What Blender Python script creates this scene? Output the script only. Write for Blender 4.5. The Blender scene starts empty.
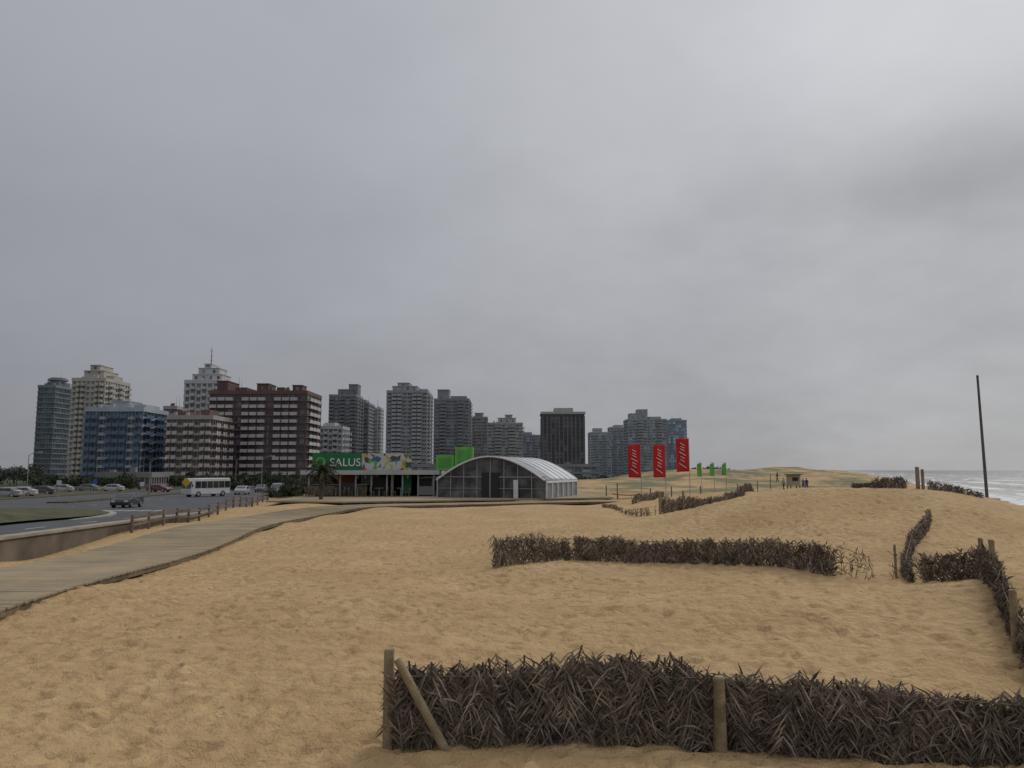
import bpy, bmesh, math, random
import numpy as np
from mathutils import Vector, Matrix
random.seed(7); np.random.seed(7)
scene = bpy.context.scene
R = math.radians
CAMZ = 2.75; PITCH = R(6.29); F = 780.0

# ---- placement helper: image pixel column and row -> ratios per metre of distance
def sx(a, e=470):
    v = (384-e)/F
    return ((a-512)/F)/(math.cos(PITCH)-v*math.sin(PITCH))
def se(e):
    v = (384-e)/F
    return (math.sin(PITCH)+v*math.cos(PITCH))/(math.cos(PITCH)-v*math.sin(PITCH))
def zat(e, Y): return CAMZ+se(e)*Y

# =============================================================== materials
def new_mat(name):
    m = bpy.data.materials.new(name); m.use_nodes = True
    nt = m.node_tree
    return m, nt, nt.nodes["Principled BSDF"]
MC = {}
def mat(name, col, rough=0.8, var=0.15, scale=1.0, metal=0.0, island=0.0, bump=0.0, bscale=20, spec=0.3):
    key = (name, tuple(round(c, 3) for c in col), rough, var, scale, island)
    if key in MC: return MC[key]
    m, nt, b = new_mat(name); L = nt.links
    b.inputs["Roughness"].default_value = rough
    b.inputs["Metallic"].default_value = metal
    b.inputs["Specular IOR Level"].default_value = spec
    tc = nt.nodes.new("ShaderNodeTexCoord")
    n = nt.nodes.new("ShaderNodeTexNoise"); n.inputs["Scale"].default_value = scale; n.inputs["Detail"].default_value = 5
    L.new(tc.outputs["Object"], n.inputs["Vector"])
    mr = nt.nodes.new("ShaderNodeMapRange"); mr.inputs[1].default_value = 0.3; mr.inputs[2].default_value = 0.7
    mr.inputs[3].default_value = 1-var; mr.inputs[4].default_value = 1+var
    L.new(n.outputs["Fac"], mr.inputs[0])
    val = mr.outputs[0]
    if island > 0:
        g = nt.nodes.new("ShaderNodeNewGeometry")
        mr2 = nt.nodes.new("ShaderNodeMapRange"); mr2.inputs[3].default_value = 1-island; mr2.inputs[4].default_value = 1+island
        L.new(g.outputs["Random Per Island"], mr2.inputs[0])
        mm = nt.nodes.new("ShaderNodeMath"); mm.operation = 'MULTIPLY'
        L.new(val, mm.inputs[0]); L.new(mr2.outputs[0], mm.inputs[1]); val = mm.outputs[0]
    vm = nt.nodes.new("ShaderNodeVectorMath"); vm.operation = 'SCALE'
    vm.inputs[0].default_value = col[:3]; L.new(val, vm.inputs["Scale"])
    L.new(vm.outputs[0], b.inputs["Base Color"])
    if bump > 0:
        n2 = nt.nodes.new("ShaderNodeTexNoise"); n2.inputs["Scale"].default_value = bscale
        L.new(tc.outputs["Object"], n2.inputs["Vector"])
        bp = nt.nodes.new("ShaderNodeBump"); bp.inputs["Strength"].default_value = bump; bp.inputs["Distance"].default_value = 0.02
        L.new(n2.outputs["Fac"], bp.inputs["Height"]); L.new(bp.outputs[0], b.inputs["Normal"])
    MC[key] = m
    return m
def glass_mat(name, col, cell=1.6, rough=0.18, spec=0.5, bright=3.4):
    key = (name, tuple(round(c, 3) for c in col), cell)
    if key in MC: return MC[key]
    m, nt, b = new_mat(name); L = nt.links
    g = nt.nodes.new("ShaderNodeNewGeometry")
    mp = nt.nodes.new("ShaderNodeVectorMath"); mp.operation = 'MULTIPLY'
    mp.inputs[1].default_value = (1/cell, 1/(cell*1.3), 1/2.9)
    L.new(g.outputs["Position"], mp.inputs[0])
    fl = nt.nodes.new("ShaderNodeVectorMath"); fl.operation = 'FLOOR'; L.new(mp.outputs[0], fl.inputs[0])
    wn = nt.nodes.new("ShaderNodeTexWhiteNoise"); wn.noise_dimensions = '3D'; L.new(fl.outputs[0], wn.inputs["Vector"])
    cr = nt.nodes.new("ShaderNodeMapRange"); cr.inputs[1].default_value = 0.5; cr.inputs[2].default_value = 1
    cr.inputs[3].default_value = 1; cr.inputs[4].default_value = bright
    L.new(wn.outputs["Value"], cr.inputs[0])
    vm = nt.nodes.new("ShaderNodeVectorMath"); vm.operation = 'SCALE'; vm.inputs[0].default_value = col[:3]
    L.new(cr.outputs[0], vm.inputs["Scale"]); L.new(vm.outputs[0], b.inputs["Base Color"])
    b.inputs["Roughness"].default_value = rough; b.inputs["Specular IOR Level"].default_value = spec
    MC[key] = m
    return m

# =============================================================== mesh helpers
def link(ob, parent=None):
    scene.collection.objects.link(ob)
    if parent: ob.parent = parent
    return ob
def empty(name, loc=(0, 0, 0), rotz=0):
    e = bpy.data.objects.new(name, None); e.location = loc; e.rotation_euler = (0, 0, rotz)
    e.empty_display_size = 0.5
    return link(e)
def mesh_obj(name, verts, faces, mats, midx=None, parent=None, smooth=False, loc=None):
    me = bpy.data.meshes.new(name); me.from_pydata([tuple(v) for v in verts], [], faces)
    for m in mats: me.materials.append(m)
    if midx is not None: me.polygons.foreach_set("material_index", midx)
    if smooth: me.polygons.foreach_set("use_smooth", [True]*len(me.polygons))
    me.update()
    ob = bpy.data.objects.new(name, me)
    if loc: ob.location = loc
    return link(ob, parent)
class Boxes:
    def __init__(s): s.v = []; s.f = []; s.m = []
    def box(s, x0, x1, y0, y1, z0, z1, m=0):
        i = len(s.v)
        s.v += [(x0, y0, z0), (x1, y0, z0), (x1, y1, z0), (x0, y1, z0), (x0, y0, z1), (x1, y0, z1), (x1, y1, z1), (x0, y1, z1)]
        s.f += [(i, i+3, i+2, i+1), (i+4, i+5, i+6, i+7), (i, i+1, i+5, i+4), (i+1, i+2, i+6, i+5), (i+2, i+3, i+7, i+6), (i+3, i, i+4, i+7)]
        s.m += [m]*6
    def bar(s, p, q, w, h=None, m=0):   # oriented beam
        p = Vector(p); q = Vector(q); d = (q-p).normalized(); h = h or w
        up = Vector((0, 0, 1)) if abs(d.z) < 0.95 else Vector((1, 0, 0))
        a = d.cross(up).normalized()*w/2; b = a.cross(d).normalized()*h/2
        i = len(s.v)
        for c in (p, q): s.v += [tuple(c-a-b), tuple(c+a-b), tuple(c+a+b), tuple(c-a+b)]
        s.f += [(i, i+1, i+2, i+3), (i+7, i+6, i+5, i+4), (i, i+4, i+5, i+1), (i+1, i+5, i+6, i+2), (i+2, i+6, i+7, i+3), (i+3, i+7, i+4, i)]
        s.m += [m]*6
    def cyl(s, p, q, r0, r1=None, n=10, m=0):
        r1 = r0 if r1 is None else r1
        p = Vector(p); q = Vector(q); d = (q-p).normalized()
        up = Vector((0, 0, 1)) if abs(d.z) < 0.95 else Vector((1, 0, 0))
        a = d.cross(up).normalized(); b = a.cross(d).normalized(); i = len(s.v)
        for c, r in ((p, r0), (q, r1)):
            for k in range(n):
                t = 2*math.pi*k/n; s.v.append(tuple(c+a*r*math.cos(t)+b*r*math.sin(t)))
        for k in range(n):
            s.f.append((i+k, i+(k+1) % n, i+n+(k+1) % n, i+n+k)); s.m.append(m)
        s.f.append(tuple(i+k for k in reversed(range(n)))); s.m.append(m)
        s.f.append(tuple(i+n+k for k in range(n))); s.m.append(m)
    def make(s, name, mats, parent=None, **k):
        return mesh_obj(name, s.v, s.f, mats, s.m, parent, **k)

# =============================================================== terrain
def sstep(x, a, b):
    t = np.clip((x-a)/(b-a), 0, 1); return t*t*(3-2*t)
_rs = np.random.RandomState(3)
_w = [( _rs.uniform(0, 2*math.pi), _rs.uniform(0, 6.28), 2**_rs.uniform(0, 1)) for _ in range(40)]
def wob(x, y, wl, k0=0, n=7):
    r = 0
    for k in range(n):
        th, ph, m = _w[(k+k0) % 40]
        r = r+np.sin((x*math.cos(th)+y*math.sin(th))*2*math.pi/(wl*m)+ph)
    return r/math.sqrt(n)
def shore(x, y): return (x-27.7-0.41*y)/1.081
def off(x, y): return -(x+0.135*y)
def zroad(y): return np.interp(y, [-200, 22, 40, 78, 110, 280, 9000], [0.5, 0.45, 0.1, -0.95, -1.15, -2.4, -2.4])
FORE = [(-1.2, 8.45), (1.9, 8.3), (3.6, 8.1), (5.4, 7.85), (7.2, 7.6)]
def H(x, y):
    x = np.asarray(x, float); y = np.asarray(y, float)
    s = shore(x, y); o = off(x, y)
    near = 1-sstep(y, 60, 110)
    z = wob(x, y, 5.0, 0)*0.055*(0.3+near)+wob(x, y, 13, 9)*0.08
    q = ((x-16.6)/7.9)**2+((y-38.5)/7.6)**2
    z = z+1.80*np.exp(-np.abs(q)**1.5)
    z = z+0.30*np.exp(-((x-26)/6)**2-((y-38)/8)**2)
    z = z+0.35*np.exp(-((x-13)/3.0)**2-((y-27)/3.5)**2)
    z = z+0.50*np.exp(-((x-4.5)/5.5)**2-((y-27.5)/2.4)**2)
    z = z+0.55*np.exp(-((x-10.0)/3.0)**2-((y-15.5)/2.4)**2)
    z = z+0.26*np.exp(-((x-3.0)/4.0)**2-((y-15.5)/1.7)**2)
    z = z-0.16*np.exp(-((x-2.0)/5.0)**2-((y-19.3)/1.6)**2)
    z = z+0.16*np.exp(-((x-5)/3.5)**2-((y-6.7)/0.8)**2)
    z = z+0.9*np.exp(-((x-19)/7)**2-((y-64)/7)**2)
    dn = sstep(y, 90, 150)*np.exp(-((s+42)/26)**2)
    z = z+dn*(2.1+0.9*wob(x, y, 38, 14)+0.45*wob(x, y, 14, 22))
    z = z+0.3*sstep(y, 45, 70)*np.exp(-((x+6)/18)**2)
    z = z-2.7*sstep(s, -17, 1)-6*sstep(s, 2, 90)
    zr = zroad(y)-0.35
    k = sstep(o, 12.3, 12.75)
    far = sstep(y, 130, 180)*(1-sstep(s, -95, -62))
    k = np.maximum(k, far)
    return z*(1-k)+zr*k
def h(x, y): return float(H(x, y))

def geo(a, b, st, g):
    r = [a]
    while r[-1] < b: r.append(r[-1]+st); st *= g
    return r
left = [-v for v in geo(26, 6500, 0.3, 1.12)][::-1]
right = geo(22, 6500, 0.2, 1.12)
xs = np.array(left+list(np.arange(-25.9, 21.95, 0.075))+right)
ys = np.array([-v for v in geo(0.5, 3000, 1.0, 1.4)][::-1]+list(np.arange(0.5, 6, .25))+list(np.arange(6, 22, .065))+list(np.arange(22, 48, .14))+geo(48, 110, .3, 1.01)+geo(112, 7000, 1.2, 1.045))
xs = np.unique(np.round(xs, 4)); ys = np.unique(np.round(ys, 4))
GX, GY = np.meshgrid(xs, ys)
Z = H(GX, GY)
# trampled footprints
rs = np.random.RandomState(11)
def stamp(fx, fy, a, L, W, dpt):
    i0, i1 = np.searchsorted(xs, [fx-.6, fx+.6]); j0, j1 = np.searchsorted(ys, [fy-.6, fy+.6])
    X = GX[j0:j1, i0:i1]-fx; Y = GY[j0:j1, i0:i1]-fy
    u = (X*math.cos(a)+Y*math.sin(a))/L; v = (-X*math.sin(a)+Y*math.cos(a))/W
    r2 = u*u+v*v
    Z[j0:j1, i0:i1] += -dpt*np.exp(-r2*1.3)+dpt*0.5*np.exp(-(np.sqrt(r2)-1.5)**2*5)
for _ in range(9000):
    fx = rs.uniform(-15, 19); fy = 6+38*rs.rand()**1.2
    if off(fx, fy) > 11.8 or shore(fx, fy) > -8: continue
    L = rs.uniform(.11, .22); stamp(fx, fy, rs.uniform(0, 6.28), L, L*rs.uniform(.45, .8), rs.uniform(.012, .058))
# a few walkers' trails
for _ in range(14):
    x, y, a = rs.uniform(-8, 10), rs.uniform(7, 26), rs.uniform(0, 6.28)
    for k in range(26):
        a += rs.normal(0, .07); x += .62*math.cos(a); y += .62*math.sin(a); sd_ = .12*(-1)**k
        fx, fy = x-sd_*math.sin(a), y+sd_*math.cos(a)
        if 6.3 < fy < 44 and -15 < fx < 19 and off(fx, fy) < 11.8: stamp(fx, fy, a, .17, .09, .055)
ny, nx = Z.shape
co = np.stack([GX, GY, Z], -1).reshape(-1, 3)
idx = np.arange(nx*ny).reshape(ny, nx)
fc = np.stack([idx[:-1, :-1], idx[:-1, 1:], idx[1:, 1:], idx[1:, :-1]], -1).reshape(-1, 4)
me = bpy.data.meshes.new("sand_ground")
me.vertices.add(len(co)); me.vertices.foreach_set("co", co.ravel())
me.loops.add(fc.size); me.loops.foreach_set("vertex_index", fc.ravel())
me.polygons.add(len(fc)); me.polygons.foreach_set("loop_start", np.arange(0, fc.size, 4)); me.polygons.foreach_set("loop_total", np.full(len(fc), 4))
me.polygons.foreach_set("use_smooth", np.ones(len(fc), bool))
me.update()
at = me.attributes.new("town", 'FLOAT', 'POINT')
o_ = off(GX, GY); s_ = shore(GX, GY)
town = np.maximum(sstep(o_, 12.2, 12.6), sstep(GY, 130, 180)*(1-sstep(s_, -95, -62)))
at.data.foreach_set("value", town.ravel())
at2 = me.attributes.new("wet", 'FLOAT', 'POINT')
at2.data.foreach_set("value", sstep(s_, -9, -3).ravel())
at3 = me.attributes.new("dunegrass", 'FLOAT', 'POINT')
at3.data.foreach_set("value", (sstep(GY, 66, 105)*(1-sstep(s_, -22, -14))).ravel())
ground = link(bpy.data.objects.new("sand_ground", me))

m, nt, b = new_mat("sand"); L = nt.links
def N(t, **k):
    n = nt.nodes.new(t)
    for a, v in k.items(): setattr(n, a, v)
    return n
def noise(vec, scale, detail=4, rough=.55):
    n = N("ShaderNodeTexNoise"); n.inputs["Scale"].default_value = scale; n.inputs["Detail"].default_value = detail; n.inputs["Roughness"].default_value = rough
    L.new(vec, n.inputs["Vector"]); return n.outputs["Fac"]
def mixc(f, a, c):
    n = N("ShaderNodeMix", data_type='RGBA')
    if isinstance(f, (int, float)): n.inputs[0].default_value = f
    else: L.new(f, n.inputs[0])
    for i, v in ((6, a), (7, c)):
        if isinstance(v, tuple): n.inputs[i].default_value = (*v, 1)
        else: L.new(v, n.inputs[i])
    return n.outputs[2]
def mrange(v, a, b_, c=0, d=1, smooth=False):
    n = N("ShaderNodeMapRange"); L.new(v, n.inputs[0]); n.inputs[1].default_value = a; n.inputs[2].default_value = b_; n.inputs[3].default_value = c; n.inputs[4].default_value = d
    if smooth: n.interpolation_type = 'SMOOTHSTEP'
    return n.outputs[0]
def mth(op, a, c=None):
    n = N("ShaderNodeMath", operation=op)
    for i, v in ((0, a), (1, c)):
        if v is None: continue
        if isinstance(v, (int, float)): n.inputs[i].default_value = v
        else: L.new(v, n.inputs[i])
    return n.outputs[0]
g = N("ShaderNodeNewGeometry"); P = g.outputs["Position"]
def attr(nm):
    a = N("ShaderNodeAttribute"); a.attribute_name = nm; return a.outputs["Fac"]
c = mixc(mrange(noise(P, .35, 4), .35, .65), (.385, .262, .130), (.465, .325, .170))
c = mixc(mrange(noise(P, 3.5, 4), .42, .72), c, (.335, .222, .110))
c = mixc(mrange(noise(P, 110, 2), .60, .75, 0, .55), c, (.17, .11, .06))
c = mixc(mrange(noise(P, 70, 2), .63, .78, 0, .6), c, (.60, .47, .29))
gr = mth('MULTIPLY', attr("dunegrass"), mrange(noise(P, .13, 6, .7), .44, .56))
c = mixc(gr, c, (.15, .145, .085))
c = mixc(attr("wet"), c, (.20, .16, .115))
tc_ = mixc(mrange(noise(P, .05, 4), .4, .6), (.055, .068, .03), (.11, .11, .08))
c = mixc(attr("town"), c, tc_)
L.new(c, b.inputs["Base Color"])
b.inputs["Roughness"].default_value = .95; b.inputs["Specular IOR Level"].default_value = .12
vo = N("ShaderNodeTexVoronoi", feature='F1'); vo.inputs["Scale"].default_value = 3.0
wv = N("ShaderNodeVectorMath", operation='ADD'); 
nv = N("ShaderNodeTexNoise"); nv.inputs["Scale"].default_value = 1.6; L.new(P, nv.inputs["Vector"])
L.new(P, wv.inputs[0]); L.new(nv.outputs["Color"], wv.inputs[1]); L.new(wv.outputs[0], vo.inputs["Vector"])
dim = mrange(vo.outputs["Distance"], 0, .42)
hh = mth('ADD', mth('MULTIPLY', dim, .42), mth('MULTIPLY', noise(P, 6, 5, .62), .95))
hh = mth('ADD', hh, mth('MULTIPLY', noise(P, 45, 3), .16))
bp = N("ShaderNodeBump"); bp.inputs["Strength"].default_value = .9; bp.inputs["Distance"].default_value = .11
L.new(hh, bp.inputs["Height"]); L.new(bp.outputs[0], b.inputs["Normal"])
me.materials.append(m)

# =============================================================== sea
nrm = Vector((1, -0.41, 0)).normalized(); tan = Vector((0.41, 1, 0)).normalized()
org = Vector((27.7, 0, 0))
S = [-6]+list(np.arange(-5, 60, .7))+geo(60, 7000, 1.0, 1.08); T = list(np.arange(-600, -100, 50))+list(np.arange(-100, 420, 3.0))+geo(420, 9000, 5, 1.1)
vv = []; 
for t in T:
    for s in S:
        p = org+nrm*s+tan*t
        amp = 0.45*max(0, 1-abs(s-35)/50)
        z = -2.45+amp*max(0, math.sin(s*0.36+0.9*math.sin(t*.021)+.5*math.sin(t*.07)))**4*(.6+.4*math.sin(t*.05+s*.1))
        vv.append((p.x, p.y, z))
n_ = len(S); ff = [(j*n_+i, j*n_+i+1, (j+1)*n_+i+1, (j+1)*n_+i) for j in range(len(T)-1) for i in range(n_-1)]
m, nt, b = new_mat("sea_water"); L = nt.links
g = N("ShaderNodeNewGeometry"); P = g.outputs["Position"]
dn = N("ShaderNodeVectorMath", operation='DOT_PRODUCT'); L.new(P, dn.inputs[0]); dn.inputs[1].default_value = nrm
dt = N("ShaderNodeVectorMath", operation='DOT_PRODUCT'); L.new(P, dt.inputs[0]); dt.inputs[1].default_value = tan
s = mth('SUBTRACT', dn.outputs["Value"], 25.6)
cmb = N("ShaderNodeCombineXYZ"); L.new(mth('MULTIPLY', s, .10), cmb.inputs[0]); L.new(mth('MULTIPLY', dt.outputs["Value"], .012), cmb.inputs[1])
foam = mrange(noise(cmb.outputs[0], 1.0, 7, .62), .545, .59)
foam = mth('MULTIPLY', foam, mrange(s, 25, 130, 1, .0))
edge = mth('MULTIPLY', mrange(s, 9, 4, 0, 1), mrange(noise(P, .5, 5), .35, .5))
foam = mth('MAXIMUM', foam, edge)
c = mixc(mrange(s, 0, 120), (.15, .14, .12), (.05, .062, .07))
c = mixc(foam, c, (.62, .63, .63))
L.new(c, b.inputs["Base Color"]); L.new(mth('ADD', mth('MULTIPLY', foam, .5), .35), b.inputs["Roughness"]); b.inputs["Specular IOR Level"].default_value = .25
bp = N("ShaderNodeBump"); bp.inputs["Strength"].default_value = 1.0; bp.inputs["Distance"].default_value = 1.2
L.new(noise(P, .3, 6, .6), bp.inputs["Height"]); L.new(bp.outputs[0], b.inputs["Normal"])
mesh_obj("sea_water", vv, ff, [m], smooth=True)

# =============================================================== roads
asph = mat("asphalt", (.062, .063, .068), .85, .25, .6, bump=.2, bscale=60)
pave = mat("concrete_paving", (.19, .18, .16), .9, .15, 1.5)
kerbm = mat("kerb_concrete", (.26, .25, .23), .9, .15, 2)
grassm = mat("verge_grass", (.055, .055, .025), .95, .45, 1.2, bump=.6, bscale=8)
paint = mat("road_paint", (.42, .42, .40), .7, .3, 3)
def strip(name, o0, o1, y0, y1, dz, mt, parent=None, thick=0.0, step=4, no=1):
    Y = list(np.arange(y0, y1, step))+[y1]; v = []; f = []
    O = np.linspace(o0, o1, no+1)
    for y in Y:
        for o in O: v.append((-o-.135*y, y, float(zroad(y))+dz))
    n = no+1
    for j in range(len(Y)-1):
        for i in range(no): f.append((j*n+i+1, j*n+i, (j+1)*n+i, (j+1)*n+i+1))
    if thick:
        k = len(v)
        for y in Y: v += [(-o0-.135*y, y, float(zroad(y))+dz-thick), (-o1-.135*y, y, float(zroad(y))+dz-thick)]
        for j in range(len(Y)-1):
            f.append((j*n, k+2*j, k+2*j+2, (j+1)*n)); f.append((k+2*j+1, j*n+n-1, (j+1)*n+n-1, k+2*j+3))
        f.append((0, n-1, k+1, k)); J = len(Y)-1; f.append((J*n, k+2*J, k+2*J+1, J*n+n-1))
    return mesh_obj(name, v, f, [mt], parent=parent)
strip("coast_road", 13.9, 52, -60, 900, 0.0, asph)
strip("pavement", 12.72, 13.7, -60, 130, .13, pave, thick=.4)
strip("kerb", 13.7, 13.88, -60, 130, .125, kerbm, thick=.4)
def opt(o, y): return (-o-.135*y, y)
def island(name, pts, dz, mt):
    n = len(pts); v = [(x, y, float(zroad(y))+dz) for x, y in pts]+[(x, y, float(zroad(y))-.2) for x, y in pts]
    f = [tuple(range(n))]+[(i, i+n, (i+1) % n+n, (i+1) % n) for i in range(n)]
    return mesh_obj(name, v, f, [mt])
OA, OB, YN = 18.6, 31.0, 50.0
nose = [opt(OB, 20), opt(OB, YN)]+[opt(OB-4.5*t-1.7*t*t, YN+11*math.sin(t*1.57)) for t in (.3, .6, .85, 1)]+[opt(OA+4.5*t+1.7*t*t, YN+11*math.sin(t*1.57)) for t in (.85, .6, .3)]+[opt(OA, YN), opt(OA, -60), opt(OB, -60)]
island("median_kerb", nose, .12, kerbm)
v = []; f = []; YY = list(np.arange(-58, YN, 2.0))+[YN+11*math.sin(t*1.57)-.5 for t in (.15, .3, .45, .6, .75, .88, .97)]; nn_ = 14
for y in YY:
    t = 0 if y <= YN else math.asin(min(1, (y-YN+.5)/11))/1.57
    a0 = OA+4.5*t+1.7*t*t+.3; a1 = OB-4.5*t-1.7*t*t-.3
    for i in range(nn_+1):
        u = i/nn_; o = a0*(1-u)+a1*u; dome = min(1, 5*u, 5*(1-u))*(.34 if y < YN else .34*(1-t)+.05)
        v.append((-o-.135*y, y, float(zroad(y))+.125+dome+.03*math.sin(o*3+y)*min(1, dome*5)))
for j in range(len(YY)-1):
    for i in range(nn_): a = j*(nn_+1)+i; f.append((a+1, a, a+nn_+1, a+nn_+2))
mesh_obj("median_grass", v, f, [grassm], smooth=True)
strip("far_median_grass", 38.5, 41, 90, 700, .15, grassm, thick=.3)
strip("far_verge", 52, 80, -60, 900, .10, grassm, thick=.3)
bx = Boxes()
def pq(o0, o1, y0, y1):
    i = len(bx.v); z = lambda y: float(zroad(y))+.006
    bx.v += [(-o0-.135*y0, y0, z(y0)), (-o1-.135*y0, y0, z(y0)), (-o1-.135*y1, y1, z(y1)), (-o0-.135*y1, y1, z(y1))]
    bx.f.append((i+3, i+2, i+1, i)); bx.m.append(0)
for y in np.arange(-20, 200, 6): pq(16.3, 16.42, y, y+2)
for y in np.arange(60, 220, 6): pq(33.6, 33.75, y, y+2)
for k in range(12): pq(14.8+k*1.1, 15.3+k*1.1, 64, 67)
bx.make("road_markings", [paint])

# seaward retaining wall
wallm = mat("weathered_concrete", (.12, .092, .068), .95, .4, .8, bump=.4)
capm = mat("wall_cap_concrete", (.24, .21, .165), .9, .25, 1.2)
v = []; f = []
Y = list(np.arange(-40, 130, 2.0))
for y in Y:
    zt = float(zroad(y))+.22
    for o, z in ((12.3, -1.6 if y > 50 else -.6), (12.3, zt), (12.7, zt), (12.7, -1.8 if y > 50 else -.6)): v.append((-o-.135*y, y, z))
for j in range(len(Y)-1):
    for a in range(3): f.append((4*j+a, 4*j+a+1, 4*j+a+5, 4*j+a+4))
we = empty("retaining_wall")
mesh_obj("wall_body", v, f, [wallm], parent=we)
v = []; f = []
for y in Y:
    zt = float(zroad(y))+.22
    for o, z in ((12.22, zt+.004), (12.22, zt+.09), (12.78, zt+.09), (12.78, zt+.004)): v.append((-o-.135*y, y, z))
for j in range(len(Y)-1):
    for a in range(3): f.append((4*j+a, 4*j+a+1, 4*j+a+5, 4*j+a+4))
mesh_obj("wall_cap", v, f, [capm], parent=we)

# timber guard rail
woodd = mat("weathered_timber", (.13, .10, .07), .9, .3, 4, island=.3)
bx = Boxes()
prev = None
for y in np.arange(34, 68, 2.2):
    x = -11.75-.135*y; z = h(x+.3, y)
    bx.cyl((x, y, z-.3), (x, y, z+.75), .07, .065, 8)
    if prev:
        bx.bar((prev[0], prev[1], prev[2]+.62), (x, y, z+.62), .06, .12); bx.bar((prev[0], prev[1], prev[2]+.32), (x, y, z+.32), .06, .10)
    prev = (x, y, z)
bx.make("timber_guard_rail", [woodd])

# =============================================================== boardwalk
ctrl = [(-8.6, -6), (-9.6, 2), (-10.6, 9), (-11.2, 16), (-11.7, 22), (-12.2, 28), (-13.2, 36), (-13.6, 45), (-11.5, 53), (-6.0, 58.3), (1, 61.7), (8.6, 65)]
def crom(P, n=24):
    out = []
    for i in range(len(P)-1):
        p0 = P[max(i-1, 0)]; p1 = P[i]; p2 = P[i+1]; p3 = P[min(i+2, len(P)-1)]
        for k in range(n):
            t = k/n
            out.append(tuple(.5*((2*p1[a])+(-p0[a]+p2[a])*t+(2*p0[a]-5*p1[a]+4*p2[a]-p3[a])*t*t+(-p0[a]+3*p1[a]-3*p2[a]+p3[a])*t**3) for a in (0, 1)))
    out.append(P[-1]); return out
path = crom(ctrl)
def width(y): return 1.9 if y < 50 else 1.9-.4*min(1, (y-50)/10)
pl = [0]
for a, b_ in zip(path, path[1:]): pl.append(pl[-1]+math.dist(a, b_))
def pat(s):
    x = np.interp(s, pl, [p[0] for p in path]); y = np.interp(s, pl, [p[1] for p in path]); return float(x), float(y)
def bz(x, y):
    return .15+float(wob(x, y, 13, 9))*.08+0.3*float(sstep(y, 45, 70))*math.exp(-((x+6)/18)**2)
bx = Boxes(); ed = Boxes(); s = 0; rl = random.Random(5)
while s < pl[-1]-.3:
    x, y = pat(s); x2, y2 = pat(s+.15)
    d = Vector((x2-x, y2-y, 0)).normalized(); nn = Vector((d.y, -d.x, 0)); w = width(y)
    a = Vector((x, y, bz(x, y)+rl.uniform(-.004, .004)))
    bx.bar(a-nn*(w+rl.uniform(0, .03)), a+nn*(w+rl.uniform(0, .03)), .137, .04)
    s += .145
s = 0
while s < pl[-1]-.3:
    x, y = pat(s); x2, y2 = pat(s+1.0)
    d = Vector((x2-x, y2-y, 0)).normalized(); nn = Vector((d.y, -d.x, 0)); w = width(y)
    z = bz(x, y)-.075; z2 = bz(x2, y2)-.075
    for sg in (-1, 1):
        A = Vector((x, y, z))+nn*sg*(w-.06); B = Vector((x2, y2, z2))+nn*sg*(w-.06)
        ed.bar(A, B, .09, .14)
    s += 1.0
m, nt, b = new_mat("sandy_planks"); L = nt.links
g = N("ShaderNodeNewGeometry"); P = g.outputs["Position"]
c = mixc(g.outputs["Random Per Island"], (.19, .158, .105), (.235, .195, .132))
c = mixc(mrange(noise(P, .5, 6, .65), .36, .62, 0, .8), c, (.33, .255, .155))
c = mixc(mrange(noise(P, 25, 3), .5, .8, 0, .45), c, (.11, .09, .065))
L.new(c, b.inputs["Base Color"]); b.inputs["Roughness"].default_value = .92; b.inputs["Specular IOR Level"].default_value = .15
plank = m
bw = empty("boardwalk")
bx.make("planks", [plank], bw); ed.make("edge_beams", [woodd], bw)

# =============================================================== palm-frond windbreak fences
frondm = mat("dry_palm_frond", (.165, .132, .102), .85, .35, 3, island=.72)
postm = mat("rough_post_timber", (.23, .18, .11), .9, .35, 6, bump=.6, bscale=40)
def add_frond(V, Fc, base, dirv, along, length, nl, ll, lw, rnd, curl=.0):
    dirv = dirv.normalized(); side = along.normalized(); cr = dirv.cross(side).normalized()
    def blade(p, d, l, w):
        wdir = d.cross(cr+side*rnd.uniform(-.6, .6)).normalized()*w/2
        mid = p+d*l*.45; tip = p+d*l+Vector((0, 0, -1))*l*rnd.uniform(0, .35)+cr*rnd.uniform(-.06, .06)
        i = len(V); V.extend([p-wdir*.5, p+wdir*.5, mid+wdir, tip, mid-wdir]); Fc.append((i, i+1, i+2, i+3, i+4))
    r = .011 if lw < .04 else .02
    i = len(V); tip = base+dirv*length
    V.extend([base-side*r, base+cr*r, base+side*r, tip]); Fc.extend([(i, i+1, i+3), (i+1, i+2, i+3), (i+2, i, i+3)])
    for k in range(nl):
        t = (k+rnd.random())/nl
        p = base+dirv*length*t
        for sg in (-1, 1):
            if rnd.random() < .1: continue
            d = (dirv*rnd.uniform(.45, 1.0)+side*sg*rnd.uniform(.3, .95)+cr*rnd.uniform(-.4, .4)).normalized()
            blade(p, d, ll*rnd.uniform(.5, 1.15)*(1-.4*t), lw*rnd.uniform(.6, 1.2))
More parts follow.
